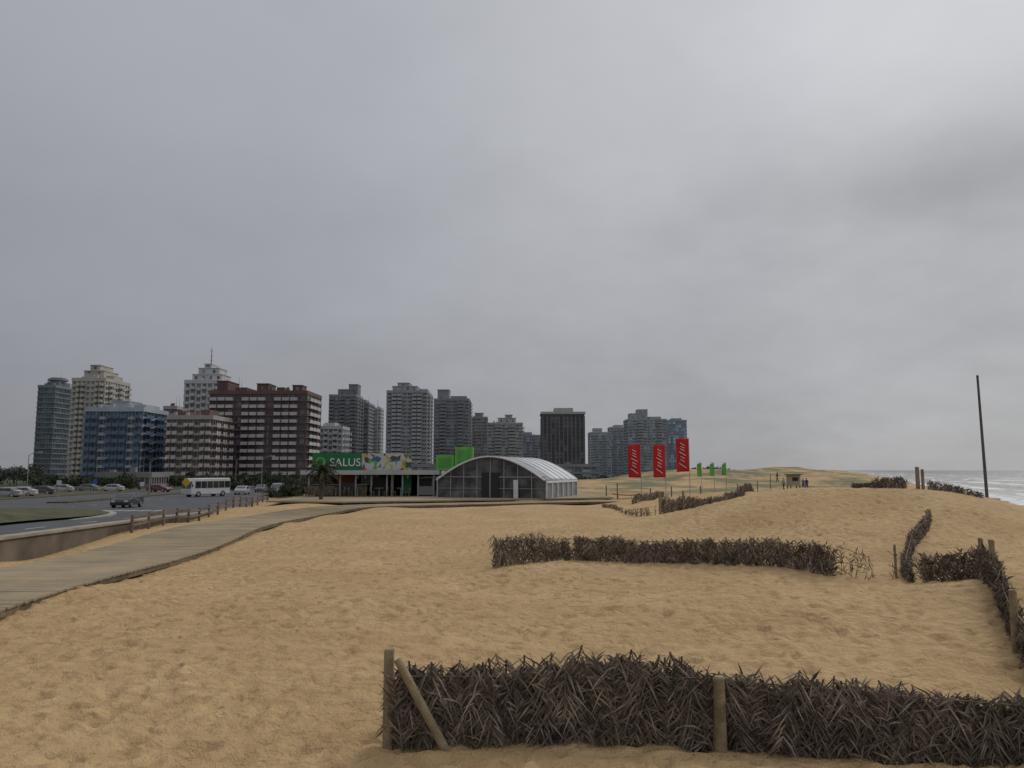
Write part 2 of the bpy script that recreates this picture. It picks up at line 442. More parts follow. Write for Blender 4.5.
def fence(name, pts, heights, spacing=.075, nl=18, ll=.36, lw=.022, seed=1, posts=(), ph=1.1, gaps=0.0, pr=.055, layers=2, sink=.04, thick=.05):
    rnd = random.Random(seed); e = empty(name); V = []; Fc = []
    cum = [0]
    for a, b_ in zip(pts, pts[1:]): cum.append(cum[-1]+math.dist(a, b_))
    X = [p[0] for p in pts]; Yp = [p[1] for p in pts]
    for ly in range(layers):
        s = rnd.uniform(0, spacing)
        while s < cum[-1]:
            x = float(np.interp(s, cum, X)); y = float(np.interp(s, cum, Yp)); x2 = float(np.interp(s+.2, cum, X)); y2 = float(np.interp(s+.2, cum, Yp))
            if s+.2 > cum[-1]: x2, y2 = x+(X[-1]-X[-2]), y+(Yp[-1]-Yp[-2])
            al = Vector((x2-x, y2-y, 0)).normalized(); ac = Vector((al.y, -al.x, 0))
            Hh = float(np.interp(s, cum, heights))*rnd.uniform(.78, 1.0)*(1+.10*math.sin(s*2.1+seed)*math.sin(s*.7))
            if rnd.random() > gaps:
                o = ac*((ly-.5*(layers-1))*thick+rnd.uniform(-.02, .02))
                base = Vector((x, y, h(x, y)-sink))+o
                d = Vector((0, 0, 1))+al*rnd.gauss(0, .22)+ac*rnd.gauss(0, .06)
                if rnd.random() < .42:   # frond hung the other way up
                    L0 = Hh*rnd.uniform(.75, .95)
                    top = base+Vector((0, 0, 1))*(Hh*rnd.uniform(.85, 1.0))
                    add_frond(V, Fc, top, -d, al, L0, nl, ll, lw, rnd)
                else:
                    add_frond(V, Fc, base, d, al, Hh*.84, nl, ll, lw, rnd)
            s += spacing*rnd.uniform(.7, 1.3)
    mesh_obj("palm_fronds", V, Fc, [frondm], parent=e)
    bx = Boxes()
    for a, b_ , ha, hb in zip(pts, pts[1:], heights, heights[1:]):
        for fr in (.35, .72):
            al = Vector((b_[0]-a[0], b_[1]-a[1], 0)).normalized(); ac = Vector((al.y, -al.x, 0))*.05
            bx.cyl(Vector((a[0], a[1], h(*a)+ha*fr))+ac, Vector((b_[0], b_[1], h(*b_)+hb*fr))+ac, .008, .008, 5, 1)
    for p in posts:
        x, y = p[:2]; hh_ = p[2] if len(p) > 2 else ph; r = p[3] if len(p) > 3 else pr
        bx.cyl((x, y, h(x, y)-.3), (x+rnd.uniform(-.02, .02), y, h(x, y)+hh_-.02), r*1.06, r*.96, 12, 0); bx.cyl((x, y, h(x, y)+hh_-.019), (x, y, h(x, y)+hh_), r*.94, r*.8, 12, 0)
    if len(bx.v): bx.make("posts_and_battens", [postm, woodd], e)
    return e
fe = fence("palm_frond_fence", FORE, [1.0, .97, .90, .74, .64], .052, 24, .34, .019, 3,
      posts=[(-1.28, 8.42, 1.0, .056), (2.09, 8.14, .74, .062), (6.9, 7.5, .7, .05)], layers=3, thick=.06)
bx = Boxes(); z0 = h(-.75, 8.2)
bx.cyl((-1.18, 8.28, z0+.9), (-.62, 8.20, z0-.05), .042, .047, 10)
bx.make("diagonal_brace", [postm], fe)
fence("palm_frond_fence", [(-.55, 22), (.7, 23.2), (1.78, 24)], [1.05, .95, .88], .08, 14, .34, .027, 5)
fence("palm_frond_fence", [(1.86, 24.0), (4.8, 23.6), (7.72, 22.1)], [.88, .85, .9], .07, 14, .34, .027, 6)
fence("palm_frond_fence", [(7.74, 22.0), (8.35, 20.7)], [.95, 1.05], .07, 14, .34, .027, 7)
fence("palm_frond_fence", [(8.62, 20.9), (8.95, 19.8)], [1.05, .8], .16, 8, .28, .022, 8, layers=1)
fence("palm_frond_fence", [(9.6, 20.2), (9.7, 19.9)], [.95, .7], .2, 7, .25, .022, 9, layers=1, posts=[(9.65, 20.0, .85, .03)])
fence("palm_frond_fence", [(9.5, 18.9), (10.0, 20.3), (12.8, 25.4), (15.0, 28.8), (16.6, 31.4)], [.35, .65, .7, .7, .65], .13, 11, .32, .032, 10, gaps=.12)
fence("palm_frond_fence", [(9.6, 18.7), (10.7, 18.3)], [.8, .9], .075, 14, .3, .027, 11, posts=[(10.75, 18.2, .95)])
fence("palm_frond_fence", [(10.6, 18.1), (9.2, 15.2), (7.9, 12.6), (6.9, 10.4)], [.85, .85, .8, .8], .075, 16, .33, .025, 12, posts=[(7.55, 12.05, .95), (9.3, 15.4, .9)])
fence("palm_frond_fence", [(8.7, 46), (12.5, 51.5), (18, 61)], [1.45, 1.15, .9], .12, 11, .4, .055, 13, posts=[(8.6, 45.9, 1.5, .07), (10.5, 48.4, 1.4, .07)])
fence("palm_frond_fence", [(8.4, 46.3), (7.4, 50), (6.6, 58)], [.9, .45, .35], .3, 7, .3, .05, 14, gaps=.3)
fence("palm_frond_fence", [(16.2, 37.6), (17.3, 37.5)], [.25, .4], .15, 9, .3, .045, 15)
fence("palm_frond_fence", [(17.35, 37.5), (18.6, 37.4)], [.6, .75], .09, 10, .34, .04, 16, posts=[(19.2, 37.2, 1.05, .09), (19.45, 37.2, .95, .07)])
fence("palm_frond_fence", [(19.6, 37.2), (20.4, 36.6), (21.3, 35.6)], [.55, .42, .3], .16, 8, .28, .04, 17, gaps=.15)
fence("palm_frond_fence", [(9.2, 60), (12, 66), (15, 78)], [.8, .7, .7], .2, 8, .35, .07, 18, gaps=.1)
fence("palm_frond_fence", [(17.5, 61), (20, 66), (24, 78)], [.9, .8, .8], .2, 8, .35, .07, 19, gaps=.1)

# frond litter and small debris
V = []; Fc = []; rnd = random.Random(21)
for _ in range(520):
    t = rnd.random(); x = -1.3+7.5*t; y = 8.4-.6*t*rnd.uniform(.8, 1.2)-abs(rnd.gauss(0, .25)); z = h(x, y)+.022
    q_ = rnd.random()
    if q_ < .25: x = rnd.uniform(-1, 9); y = 21.6+rnd.gauss(0, .5); z = h(x, y)+.03
    elif q_ < .4: x = rnd.uniform(-7, 6); y = rnd.uniform(7.2, 14); z = h(x, y)+.03
    a = rnd.uniform(0, 6.28); l = rnd.uniform(.02, .09); d = Vector((math.cos(a), math.sin(a), rnd.uniform(-.1, .2)))*l; w = Vector((-math.sin(a), math.cos(a), 0))*.005
    p = Vector((x, y, z)); i = len(V); V += [p-w, p+w, p+d]; Fc.append((i, i+1, i+2))
mesh_obj("palm_leaf_litter", V, Fc, [frondm])

# =============================================================== buildings
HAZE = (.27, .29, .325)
def hz(c, f): return tuple(a*(1-f)+b_*f for a, b_ in zip(c, HAZE))  # distance haze painted into base colours of buildings and far foliage
def building(name, a0, a1, et, Y, d, floors, bays, wall, glass, haze=.2, band=.42, pier=.8, bproud=.35, pproud=.22, bandcol=None,
             balc=None, balccol=None, side=None, tops=(), parap=.9, base=-3.2, vertical=False, topcol=None):
    if a1 < 512: X1 = sx(a1)*(Y+d)
    else: X1 = sx(a1)*Y
    X0 = sx(a0)*Y if a0 < 512 else sx(a0)*(Y+d)
    top = zat(et, Y); e = empty(name, ((X0+X1)/2, Y+d/2, 0)); w = X1-X0
    hx, hy = w/2, d/2
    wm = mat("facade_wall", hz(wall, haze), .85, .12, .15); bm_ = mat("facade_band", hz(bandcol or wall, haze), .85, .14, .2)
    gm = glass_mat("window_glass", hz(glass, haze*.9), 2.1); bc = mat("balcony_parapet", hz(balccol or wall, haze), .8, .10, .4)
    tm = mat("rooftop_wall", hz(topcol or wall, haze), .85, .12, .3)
    g_ = Boxes(); g_.box(-hx+.35, hx-.35, -hy+.35, hy-.35, base, top-.2)
    g_.make("windows", [gm], e)
    W = Boxes(); fh = (top+1.2)/floors; z0 = -1.2
    W.box(-hx+.01, hx-.01, -hy+.01, hy-.01, base, z0+.6, 0)
    for k in range(1, floors+1):
        zc = z0+k*fh; hb = band*fh/2
        W.box(-hx+.35-bproud, hx-.35+bproud, -hy+.35-bproud, hy-.35+bproud, zc-hb, zc+hb if k < floors else zc+parap, 1)
    pw = pier
    ns = side or max(2, int(bays*d/w))
    pp = pproud if not vertical else bproud+.25
    for i in range(bays+1):
        x = -hx+.35+(w-.7)*i/bays
        x0 = max(x-pw/2, -hx+.1); x1 = min(x+pw/2, hx-.1)
        W.box(x0, x1, -hy+.35-pp, -hy+.6, base, top-.01+(.3 if vertical else 0), 0)
        W.box(x0+.002, x1-.002, hy-.6, hy-.35+pp, base, top-.015, 0)
    for i in range(ns+1):
        y = -hy+.35+(d-.7)*i/ns; y0 = max(y-pw/2, -hy+.105); y1 = min(y+pw/2, hy-.105)
        W.box(hx-.6, hx-.35+pp-.01, y0, y1, base, top-.02, 0); W.box(-hx+.35-pp+.01, -hx+.6, y0, y1, base, top-.02, 0)
    for k in range(floors):
        za = z0+k*fh+band*fh/2; zb = z0+(k+1)*fh-band*fh/2
        for i in range(bays):
            x = -hx+.35+(w-.7)*(i+.5)/bays
            W.box(x-.06, x+.06, -hy+.29, -hy+.36, za, zb, 1)
    W.make("walls", [wm, bm_], e)
    if balc:
        B = Boxes()
        for k in range(1, floors):
            zc = z0+k*fh
            for i in range(bays):
                if balc[i % len(balc)] == '1':
                    x0 = -hx+.35+(w-.7)*i/bays+pw*.3; x1 = -hx+.35+(w-.7)*(i+1)/bays-pw*.3
                    B.box(x0, x1, -hy-1.1, -hy-.98, zc-.15, zc+.95, 0)
                    B.box(x0+.004, x1-.004, -hy-.979, -hy+.1, zc-.145, zc+.05, 0)
                    B.box(x0+.006, x0+.1, -hy-.979, -hy+.1, zc+.055, zc+.94, 0); B.box(x1-.1, x1-.006, -hy-.979, -hy+.1, zc+.055, zc+.94, 0)
            for i in range(ns):
                if (balc*3)[i] == '1' and ns > 1:
                    y0 = -hy+.35+(d-.7)*i/ns+pw*.35; y1 = -hy+.35+(d-.7)*(i+1)/ns-pw*.35
                    B.box(hx+.9, hx+1.0, y0, y1, zc-.15, zc+.95, 0); B.box(hx-.1, hx+.899, y0+.01, y1-.01, zc-.145, zc+.05, 0)
        B.make("balconies", [bc], e)
    Rf = Boxes(); tz = z0+floors*fh+parap
    Rf.box(-hx+.5, hx-.5, -hy+.5, hy-.5, tz-.5, tz-.35, 0)
    for j, t in enumerate(tops):    # (u0,u1,height)
        x0 = -hx+w*t[0]; x1 = -hx+w*t[1]; dd = (t[3] if len(t) > 3 else .25)+.035*j; y0 = -hy+d*dd; y1 = hy-d*(.2+.03*j); zb = tz-.34+.01*j
        Rf.box(x0, x1, y0, y1, zb, tz+t[2], 1)
        if t[2] > 2.0:
            Rf.box(x0-.2, x1+.2, y0-.2, y1+.2, tz+t[2]+.004, tz+t[2]+.3, 0)
            nwin = max(1, int((x1-x0)/3))
            lo = max([q[2] for q in tops if q[2] < t[2] and q[0] < t[1] and q[1] > t[0]]+[0])+.4
            if t[2]-lo > 1.2:
                for q in range(nwin):
                    xx = x0+(x1-x0)*(q+.5)/nwin; Rf.box(xx-.5, xx+.5, y0-.05, y0+.1, tz+lo+.4, tz+min(lo+1.6, t[2]-.3), 2)
    rr = random.Random(int(a0*7+a1))
    for q in range(max(2, int(w/6))):
        xx = rr.uniform(-hx+1.5, hx-2.5); yy = rr.uniform(-hy+.8, -hy+2); Rf.box(xx, xx+rr.uniform(.6, 1.6), yy, yy+rr.uniform(.6, 1.2), tz-.349, tz+rr.uniform(.3, 1.3), rr.choice((0, 1)))
    for q in range(2):
        xx = rr.uniform(-hx*.7, hx*.7); Rf.cyl((xx, 0, tz-.3), (xx, 0, tz+rr.uniform(3, 6)), .08, .03, 6, 3)
    Rf.make("roof", [bm_, tm, gm, mat("roof_metal", hz((.1, .1, .1), haze), .6)], e)
    return e, (hx, hy, tz)

WHT = (.42, .42, .41); BRN = (.095, .052, .045); GRY = (.2, .21, .22); DG = (.03, .036, .043)
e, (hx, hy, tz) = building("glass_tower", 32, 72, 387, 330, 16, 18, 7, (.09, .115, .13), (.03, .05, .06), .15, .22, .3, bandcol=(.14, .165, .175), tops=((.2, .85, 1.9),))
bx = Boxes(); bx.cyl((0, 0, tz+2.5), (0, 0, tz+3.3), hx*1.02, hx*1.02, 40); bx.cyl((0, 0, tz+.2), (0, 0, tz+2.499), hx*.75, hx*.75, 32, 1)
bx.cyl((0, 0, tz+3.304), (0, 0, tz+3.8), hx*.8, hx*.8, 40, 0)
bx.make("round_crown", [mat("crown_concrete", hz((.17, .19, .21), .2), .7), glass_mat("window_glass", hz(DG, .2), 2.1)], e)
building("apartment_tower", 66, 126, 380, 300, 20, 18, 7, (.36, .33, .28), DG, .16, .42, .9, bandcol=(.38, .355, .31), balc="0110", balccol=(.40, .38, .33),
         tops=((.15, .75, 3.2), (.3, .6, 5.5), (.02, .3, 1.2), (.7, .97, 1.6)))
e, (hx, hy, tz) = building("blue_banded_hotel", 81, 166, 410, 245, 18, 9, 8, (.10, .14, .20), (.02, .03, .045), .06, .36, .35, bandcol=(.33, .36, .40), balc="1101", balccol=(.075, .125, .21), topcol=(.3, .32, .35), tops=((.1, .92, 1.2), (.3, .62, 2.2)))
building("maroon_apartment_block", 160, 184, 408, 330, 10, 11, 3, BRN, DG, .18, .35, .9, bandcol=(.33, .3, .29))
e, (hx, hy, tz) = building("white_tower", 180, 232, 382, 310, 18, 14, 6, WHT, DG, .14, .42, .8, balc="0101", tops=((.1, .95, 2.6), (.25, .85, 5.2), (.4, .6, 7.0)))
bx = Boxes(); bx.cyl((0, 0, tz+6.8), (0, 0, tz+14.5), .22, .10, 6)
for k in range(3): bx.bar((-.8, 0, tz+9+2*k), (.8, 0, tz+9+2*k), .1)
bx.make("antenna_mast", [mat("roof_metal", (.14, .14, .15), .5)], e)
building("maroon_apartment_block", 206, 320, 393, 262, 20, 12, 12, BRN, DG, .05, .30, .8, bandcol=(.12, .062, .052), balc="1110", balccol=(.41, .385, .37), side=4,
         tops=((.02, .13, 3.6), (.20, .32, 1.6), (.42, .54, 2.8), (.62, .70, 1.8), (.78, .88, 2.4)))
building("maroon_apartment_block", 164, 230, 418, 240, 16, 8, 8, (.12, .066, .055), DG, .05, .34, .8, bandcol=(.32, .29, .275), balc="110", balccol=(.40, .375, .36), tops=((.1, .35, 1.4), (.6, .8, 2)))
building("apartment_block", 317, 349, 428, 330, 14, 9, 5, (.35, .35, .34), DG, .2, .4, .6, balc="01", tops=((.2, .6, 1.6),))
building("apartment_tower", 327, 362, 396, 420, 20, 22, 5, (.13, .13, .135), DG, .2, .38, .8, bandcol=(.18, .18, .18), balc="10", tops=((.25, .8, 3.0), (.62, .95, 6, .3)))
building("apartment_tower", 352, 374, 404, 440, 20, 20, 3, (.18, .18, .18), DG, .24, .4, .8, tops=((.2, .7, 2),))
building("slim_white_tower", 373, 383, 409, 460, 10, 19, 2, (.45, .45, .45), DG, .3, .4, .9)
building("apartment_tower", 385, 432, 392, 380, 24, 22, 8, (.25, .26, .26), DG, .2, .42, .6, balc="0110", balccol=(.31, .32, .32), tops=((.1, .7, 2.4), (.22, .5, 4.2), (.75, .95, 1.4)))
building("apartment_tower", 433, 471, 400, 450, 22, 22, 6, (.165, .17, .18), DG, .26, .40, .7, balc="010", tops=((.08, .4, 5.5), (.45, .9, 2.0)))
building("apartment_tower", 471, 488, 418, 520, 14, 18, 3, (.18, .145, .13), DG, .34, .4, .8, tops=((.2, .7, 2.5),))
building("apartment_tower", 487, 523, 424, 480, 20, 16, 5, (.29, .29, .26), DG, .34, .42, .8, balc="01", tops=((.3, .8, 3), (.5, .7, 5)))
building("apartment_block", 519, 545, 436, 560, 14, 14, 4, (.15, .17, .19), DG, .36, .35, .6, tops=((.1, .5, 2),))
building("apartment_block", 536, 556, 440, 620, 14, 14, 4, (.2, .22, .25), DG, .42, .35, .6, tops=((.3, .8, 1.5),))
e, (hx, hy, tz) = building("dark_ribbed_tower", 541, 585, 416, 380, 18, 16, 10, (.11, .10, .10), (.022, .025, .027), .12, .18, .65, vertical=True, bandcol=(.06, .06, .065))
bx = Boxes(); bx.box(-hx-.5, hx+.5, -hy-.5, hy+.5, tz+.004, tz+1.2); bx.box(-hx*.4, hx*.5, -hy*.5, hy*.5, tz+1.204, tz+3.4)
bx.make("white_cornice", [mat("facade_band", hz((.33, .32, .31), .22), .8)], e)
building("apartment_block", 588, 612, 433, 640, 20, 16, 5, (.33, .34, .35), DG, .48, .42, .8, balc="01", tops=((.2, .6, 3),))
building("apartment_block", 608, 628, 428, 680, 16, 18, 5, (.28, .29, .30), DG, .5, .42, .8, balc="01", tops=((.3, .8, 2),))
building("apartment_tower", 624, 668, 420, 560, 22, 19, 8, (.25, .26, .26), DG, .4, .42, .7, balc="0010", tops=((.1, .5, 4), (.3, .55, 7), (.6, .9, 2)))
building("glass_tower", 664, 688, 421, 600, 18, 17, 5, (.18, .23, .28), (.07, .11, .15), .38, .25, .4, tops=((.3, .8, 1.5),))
building("shop_row", 95, 170, 476, 190, 10, 1, 10, (.16, .15, .14), DG, .1, .3, .5)
building("shop_row", 345, 600, 466, 330, 12, 2, 30, (.18, .165, .15), DG, .3, .3, .6)

# =============================================================== trees
leafm = mat("dark_foliage", (.045, .055, .030), .9, .4, .5, island=.55)
leaff = mat("hazy_foliage", hz((.05, .06, .035), .12), .9, .4, .3, island=.5)
bark = mat("bark", (.09, .07, .055), .95, .3, 3)
def tree_mass(name, items, mt, seed=1, ls=.5):
    rnd = random.Random(seed); e = empty(name); V = []; Fc = []; tb = Boxes()
    for (x, y, z, hh_, r) in items:
        tb.cyl((x, y, z-.5), (x+rnd.uniform(-.3, .3), y, z+hh_*.5), .2*hh_/6, .1*hh_/6, 7)
        cl = []
        for _ in range(9):
            a = rnd.uniform(0, 6.28); rr = r*math.sqrt(rnd.random())*.8; c = Vector((x+rr*math.cos(a), y+rr*math.sin(a), z+hh_*rnd.uniform(.32, .9))); cl.append((c, r*rnd.uniform(.28, .5)))
            tb.cyl((x, y, z+hh_*.25), tuple(c), .09*hh_/6, .03, 5)
        for c, cr in cl:
            for _ in range(60):
                d = Vector((rnd.gauss(0, 1), rnd.gauss(0, 1), rnd.gauss(0, .8))).normalized()*cr*rnd.uniform(.5, 1.1)
                p = c+d; u = Vector((rnd.gauss(0, 1), rnd.gauss(0, 1), rnd.gauss(0, 1))).normalized(); w = u.cross(Vector((rnd.gauss(0, 1), rnd.gauss(0, 1), rnd.gauss(0, 1)))).normalized()
                s = ls*rnd.uniform(.5, 1.2); i = len(V); V += [p-u*s*.5, p+w*s*.3, p+u*s*.5, p-w*s*.3]; Fc.append((i, i+1, i+2, i+3))
    mesh_obj("foliage", V, Fc, [mt], parent=e); tb.make("trunks", [bark], e); return e
rnd = random.Random(9)
it = []
for _ in range(26):
    Y = rnd.uniform(260, 340); a = rnd.uniform(-60, 36); it.append((sx(a)*Y, Y, -2.5, rnd.uniform(5, 8), rnd.uniform(3, 5)))
tree_mass("distant_trees", it, leaff, 2, .9)
it = []
for _ in range(60):
    Y = rnd.uniform(165, 225); a = rnd.uniform(25, 330); it.append((sx(a)*Y, Y, float(zroad(Y)), rnd.uniform(2.0, 4.2), rnd.uniform(1.4, 2.6)))
tree_mass("street_trees", it, leafm, 4, .55)
it = []
for _ in range(60):
    Y = rnd.uniform(230, 420); a = rnd.uniform(570, 730); it.append((sx(a)*Y, Y, h(sx(a)*Y, Y)-.5, rnd.uniform(2, 3.6), rnd.uniform(2, 4)))
tree_mass("distant_shrubs", it, leaff, 5, .8)

# =============================================================== deck, kiosk, tent
DZ = .42
dpts = [(-18.8, 60), (-12.5, 58.5), (-6.5, 61), (1, 64.3), (8.7, 67.5), (8.9, 72), (5, 94), (-18.8, 94)]
de = empty("timber_deck"); n = len(dpts)
mesh_obj("deck_boards", [(x, y, DZ) for x, y in dpts]+[(x, y, DZ-.12) for x, y in dpts], [tuple(range(n)), tuple(range(2*n-1, n-1, -1))]+[(i, i+n, (i+1) % n+n, (i+1) % n) for i in range(n)], [plank], parent=de)
bx = Boxes()
for (a, b_) in zip(dpts[1:5], dpts[2:5]):
    for k in range(5):
        t = k/5; x = a[0]*(1-t)+b_[0]*t; y = a[1]*(1-t)+b_[1]*t+.25; bx.box(x-.08, x+.08, y-.08, y+.08, -1, DZ-.121)
bx.make("deck_posts", [woodd], de)

def matf(n, c, r=.5, v=.06): return mat(n, c, r, v, 1.0)
whitep = matf("white_pvc", (.46, .47, .48), .5, .12); darkp = matf("dark_interior", (.03, .03, .032), .8); steel = matf("grey_steel", (.24, .25, .26), .5)
greenp = matf("green_sign_paint", (.02, .13, .055), .5, .15); limep = matf("lime_panel", (.11, .33, .05), .5, .15); white2 = matf("white_trim", (.6, .61, .62), .5, .1)
Yk = 71; kx0, kx1 = sx(311)*Yk, sx(436)*Yk
ke = empty("beach_kiosk", (kx0, Yk, DZ)); W = kx1-kx0; D = 6
rz = zat(474, Yk)-DZ
k = Boxes()
k.box(-.5, W+.3, -1.2, D, rz, rz+.28, 0)
k.box(-.6, W+.4, -1.32, -1.205, rz-.05, rz+.34, 1)
k.box(.2, W-.1, 3.2, D-.2, 0, rz-.004, 2)
for i in range(9):
    x = .1+i*(W-.2)/8; k.box(x-.06, x+.06, -1.0, -.88, 0, rz-.003, 0)
k.box(.4, W*.45, -.3, .1, 0, 1.0, 3); k.box(.3, W*.46, -.4, .2, 1.004, 1.07, 0)
k.box(W*.5, W*.62, .1, .2, 0, rz-.3, 2); k.box(W*.64, W*.66, .1, .2, .0, rz-.003, 1)
k.box(W*.72, W*.80, .4, .5, .2, 1.9, 4); k.box(W*.86, W*.98, -.2, -.1, .1, 1.7, 0); k.box(W*.87, W*.97, -.25, -.205, .9, 1.6, 2)
k.box(W*.15, W*.3, 3.1, 3.19, .9, 1.9, 5); k.box(W*.35, W*.5, 3.1, 3.19, .9, 1.9, 1)
k.box(W*.25, W*.36, -.95, -.87, 0, 1.2, 2); k.box(0, W*.2, -1.06, -1.01, .1, .9, 3)
for i in range(5):
    x = .8+i*1.9; k.cyl((x, -1.8, 0), (x, -1.8, .72), .04, .04, 6, 0); k.cyl((x, -1.8, .72), (x, -1.8, .76), .4, .4, 14, 3)
    for sg in (-.6, .6): k.box(x+sg-.18, x+sg+.18, -2.0, -1.62, .42, .46, 3); k.box(x+sg*1.3-.03, x+sg*1.3+.03, -2.0, -1.62, .461, .85, 3); [k.box(x+sg+a-.02, x+sg+a+.02, -1.8+b_-.02, -1.8+b_+.02, 0, .419, 3) for a in (-.14, .14) for b_ in (-.15, .12)]
k.make("kiosk_structure", [steel, matf("light_grey_paint", (.34, .35, .35), .5, .12), darkp, woodd, greenp, matf("poster_orange", (.35, .12, .04), .6)], ke)
def board(parent, name, x0, x1, y, z0, z1, mt):
    b_ = Boxes(); b_.box(x0, x1, y, y+.12, z0, z1, 0)
    for x in (x0+.3, x1-.3): b_.box(x-.05, x+.05, y+.125, y+.22, z0-.6, z1-.1, 1); b_.bar((x, y+.2, z1-.3), (x, y+1.4, z0-.3), .06, m=1)
    return b_.make(name, [mt, steel], parent)
sg = empty("green_sign_board", (0, Yk-1.0, 0)); zb, zt = zat(471.5, Yk), zat(453, Yk)
X0, X1 = sx(312)*70, sx(361)*70
board(sg, "panel", X0, X1, 0, zb, zt, greenp)
cu = bpy.data.curves.new("sign_lettering", 'FONT'); cu.body = "SALUS"; cu.size = 1.0; cu.extrude = .02; cu.align_x = 'CENTER'; cu.align_y = 'CENTER'
to = bpy.data.objects.new("sign_lettering", cu); to.location = (X0*.3+X1*.7-.1, -.03, (zb+zt)/2-.05); to.rotation_euler = (R(90), 0, 0); cu.materials.append(matf("white_lettering", (.6, .6, .6))); link(to, sg)
b_ = Boxes(); b_.cyl((X0+.75, -.04, (zb+zt)/2), (X0+.75, -.005, (zb+zt)/2), .45, .45, 20); b_.cyl((X0+.75, -.06, (zb+zt)/2+.08), (X0+.75, -.041, (zb+zt)/2+.08), .25, .25, 16, 1); b_.make("emblem", [limep, greenp], sg)
m, nt, b = new_mat("confetti_print"); L = nt.links
g = N("ShaderNodeNewGeometry"); vo = N("ShaderNodeTexVoronoi"); vo.inputs["Scale"].default_value = 2.9; L.new(g.outputs["Position"], vo.inputs["Vector"])
sp = N("ShaderNodeSeparateColor"); L.new(vo.outputs["Color"], sp.inputs[0])
cr = N("ShaderNodeValToRGB"); cr.color_ramp.interpolation = 'CONSTANT'
E = cr.color_ramp.elements; E[0].position = 0; E[0].color = (.40, .42, .41, 1); E[1].position = .36; E[1].color = (.10, .27, .08, 1)
for p_, c_ in ((.50, (.4, .29, .05, 1)), (.62, (.03, .10, .22, 1)), (.74, (.05, .05, .05, 1)), (.84, (.28, .05, .05, 1)), (.89, (.4, .4, .4, 1))):
    q = E.new(p_); q.color = c_
L.new(sp.outputs[1], cr.inputs[0]); L.new(cr.outputs[0], b.inputs["Base Color"]); b.inputs["Roughness"].default_value = .5
sg2 = empty("patterned_sign_board", (0, Yk-1.0, 0)); board(sg2, "panel", sx(362)*70, sx(411)*70, .02, zb, zt-.05, m)
sg3 = empty("lime_sign_box", (0, Yk+.5, 0)); b_ = Boxes(); Ys = 71.5
for a0, a1, e0, e1, dd in ((436, 454, 470, 455, 1.6), (455, 473, 468, 447, 1.4)):
    b_.box(sx(a0)*Ys, sx(a1)*Ys-.02, 0, dd, zat(e0, Ys), zat(e1, Ys), 0)
    b_.box(sx(a0)*Ys+.25, sx(a1)*Ys-.27, -.03, -.002, zat(e0, Ys)+.25, zat(e1, Ys)-.25, 1)
    for q in (.2, .8): xx = (sx(a0)*(1-q)+sx(a1)*q)*Ys; b_.box(xx-.06, xx+.06, .5, .62, DZ, zat(e0, Ys)-.003, 2)
b_.make("sign_panels", [limep, matf("lime_panel_dark", (.07, .26, .05), .5, .2), steel], sg3)

# arched marquee
te = empty("arched_marquee_tent", (sx(439)*69, 68.2, DZ), R(-20)); 
wT = (sx(549)-sx(439))*70*1.0; eh = 1.45; ah = zat(457.5, 70)-DZ; Lt = 9.5
def arc(t): return (wT*t, eh+(ah-eh)*(math.sin(math.pi*t)**.95))
NT = 32; pts = [arc(i/NT) for i in range(NT+1)]
v = []; f = []
for yy in (-.35, Lt+.35):
    for (x, z) in pts: v.append((x, yy, z+.05))
for i in range(NT): f.append((i, i+1, NT+1+i+1, NT+1+i))
tr = mesh_obj("roof_membrane", v, f, [whitep], parent=te, smooth=True); sm = tr.modifiers.new("t", 'SOLIDIFY'); sm.thickness = .06
m, nt, b = new_mat("clear_pvc_wall"); b.inputs["Roughness"].default_value = .22
gg = nt.nodes.new("ShaderNodeTexNoise"); gg.inputs["Scale"].default_value = .9; gg.inputs["Detail"].default_value = 5; tcx = nt.nodes.new("ShaderNodeTexCoord"); nt.links.new(tcx.outputs["Object"], gg.inputs["Vector"])
rp = nt.nodes.new("ShaderNodeValToRGB"); rp.color_ramp.elements[0].color = (.03, .032, .035, 1); rp.color_ramp.elements[1].color = (.15, .155, .16, 1); rp.color_ramp.elements[0].position = .38; rp.color_ramp.elements[1].position = .7
nt.links.new(gg.outputs["Fac"], rp.inputs[0]); nt.links.new(rp.outputs[0], b.inputs["Base Color"]); pvc = m
for yy in (0, Lt):
    v = [(x, yy, z-.01) for x, z in pts]+[(x, yy, 0) for x, z in pts]
    f = [(i, NT+1+i, NT+2+i, i+1) for i in range(NT)]
    mesh_obj("gable_wall", v, f, [pvc], parent=te)
b_ = Boxes()
for yy in (-.36, Lt+.2):
    for i in range(NT): b_.bar((pts[i][0], yy, pts[i][1]+.03), (pts[i+1][0], yy, pts[i+1][1]+.03), .12, .12, 0)
for i in range(0, NT+1, 4): x, z = pts[i]; b_.box(x-.04, x+.04, -.08, -.01, 0, z-.05, 1)
b_.box(-.02, wT+.02, -.10, -.012, eh+.25, eh+.34, 1); b_.box(.05, wT-.05, -.09, -.011, .75, .80, 1)
for i in range(7):
    y = i*Lt/6; b_.box(wT-.01, wT+.09, y-.05, y+.05, 0, eh, 0); b_.box(-.09, .01, y-.05, y+.05, 0, eh, 0)
b_.box(wT-.012, wT+.085, .051, Lt-.051, eh-.2, eh-.02, 0)
b_.box(wT*.42, wT*.58, -.13, -.105, 0, 2.1, 2); b_.box(wT*.495, wT*.505, -.16, -.131, 0, 2.1, 1)
b_.box(wT*.72, wT*.76, -.3, -.2, 0, 1.5, 0)
b_.make("frame", [white2, steel, darkp], te)
b_ = Boxes()
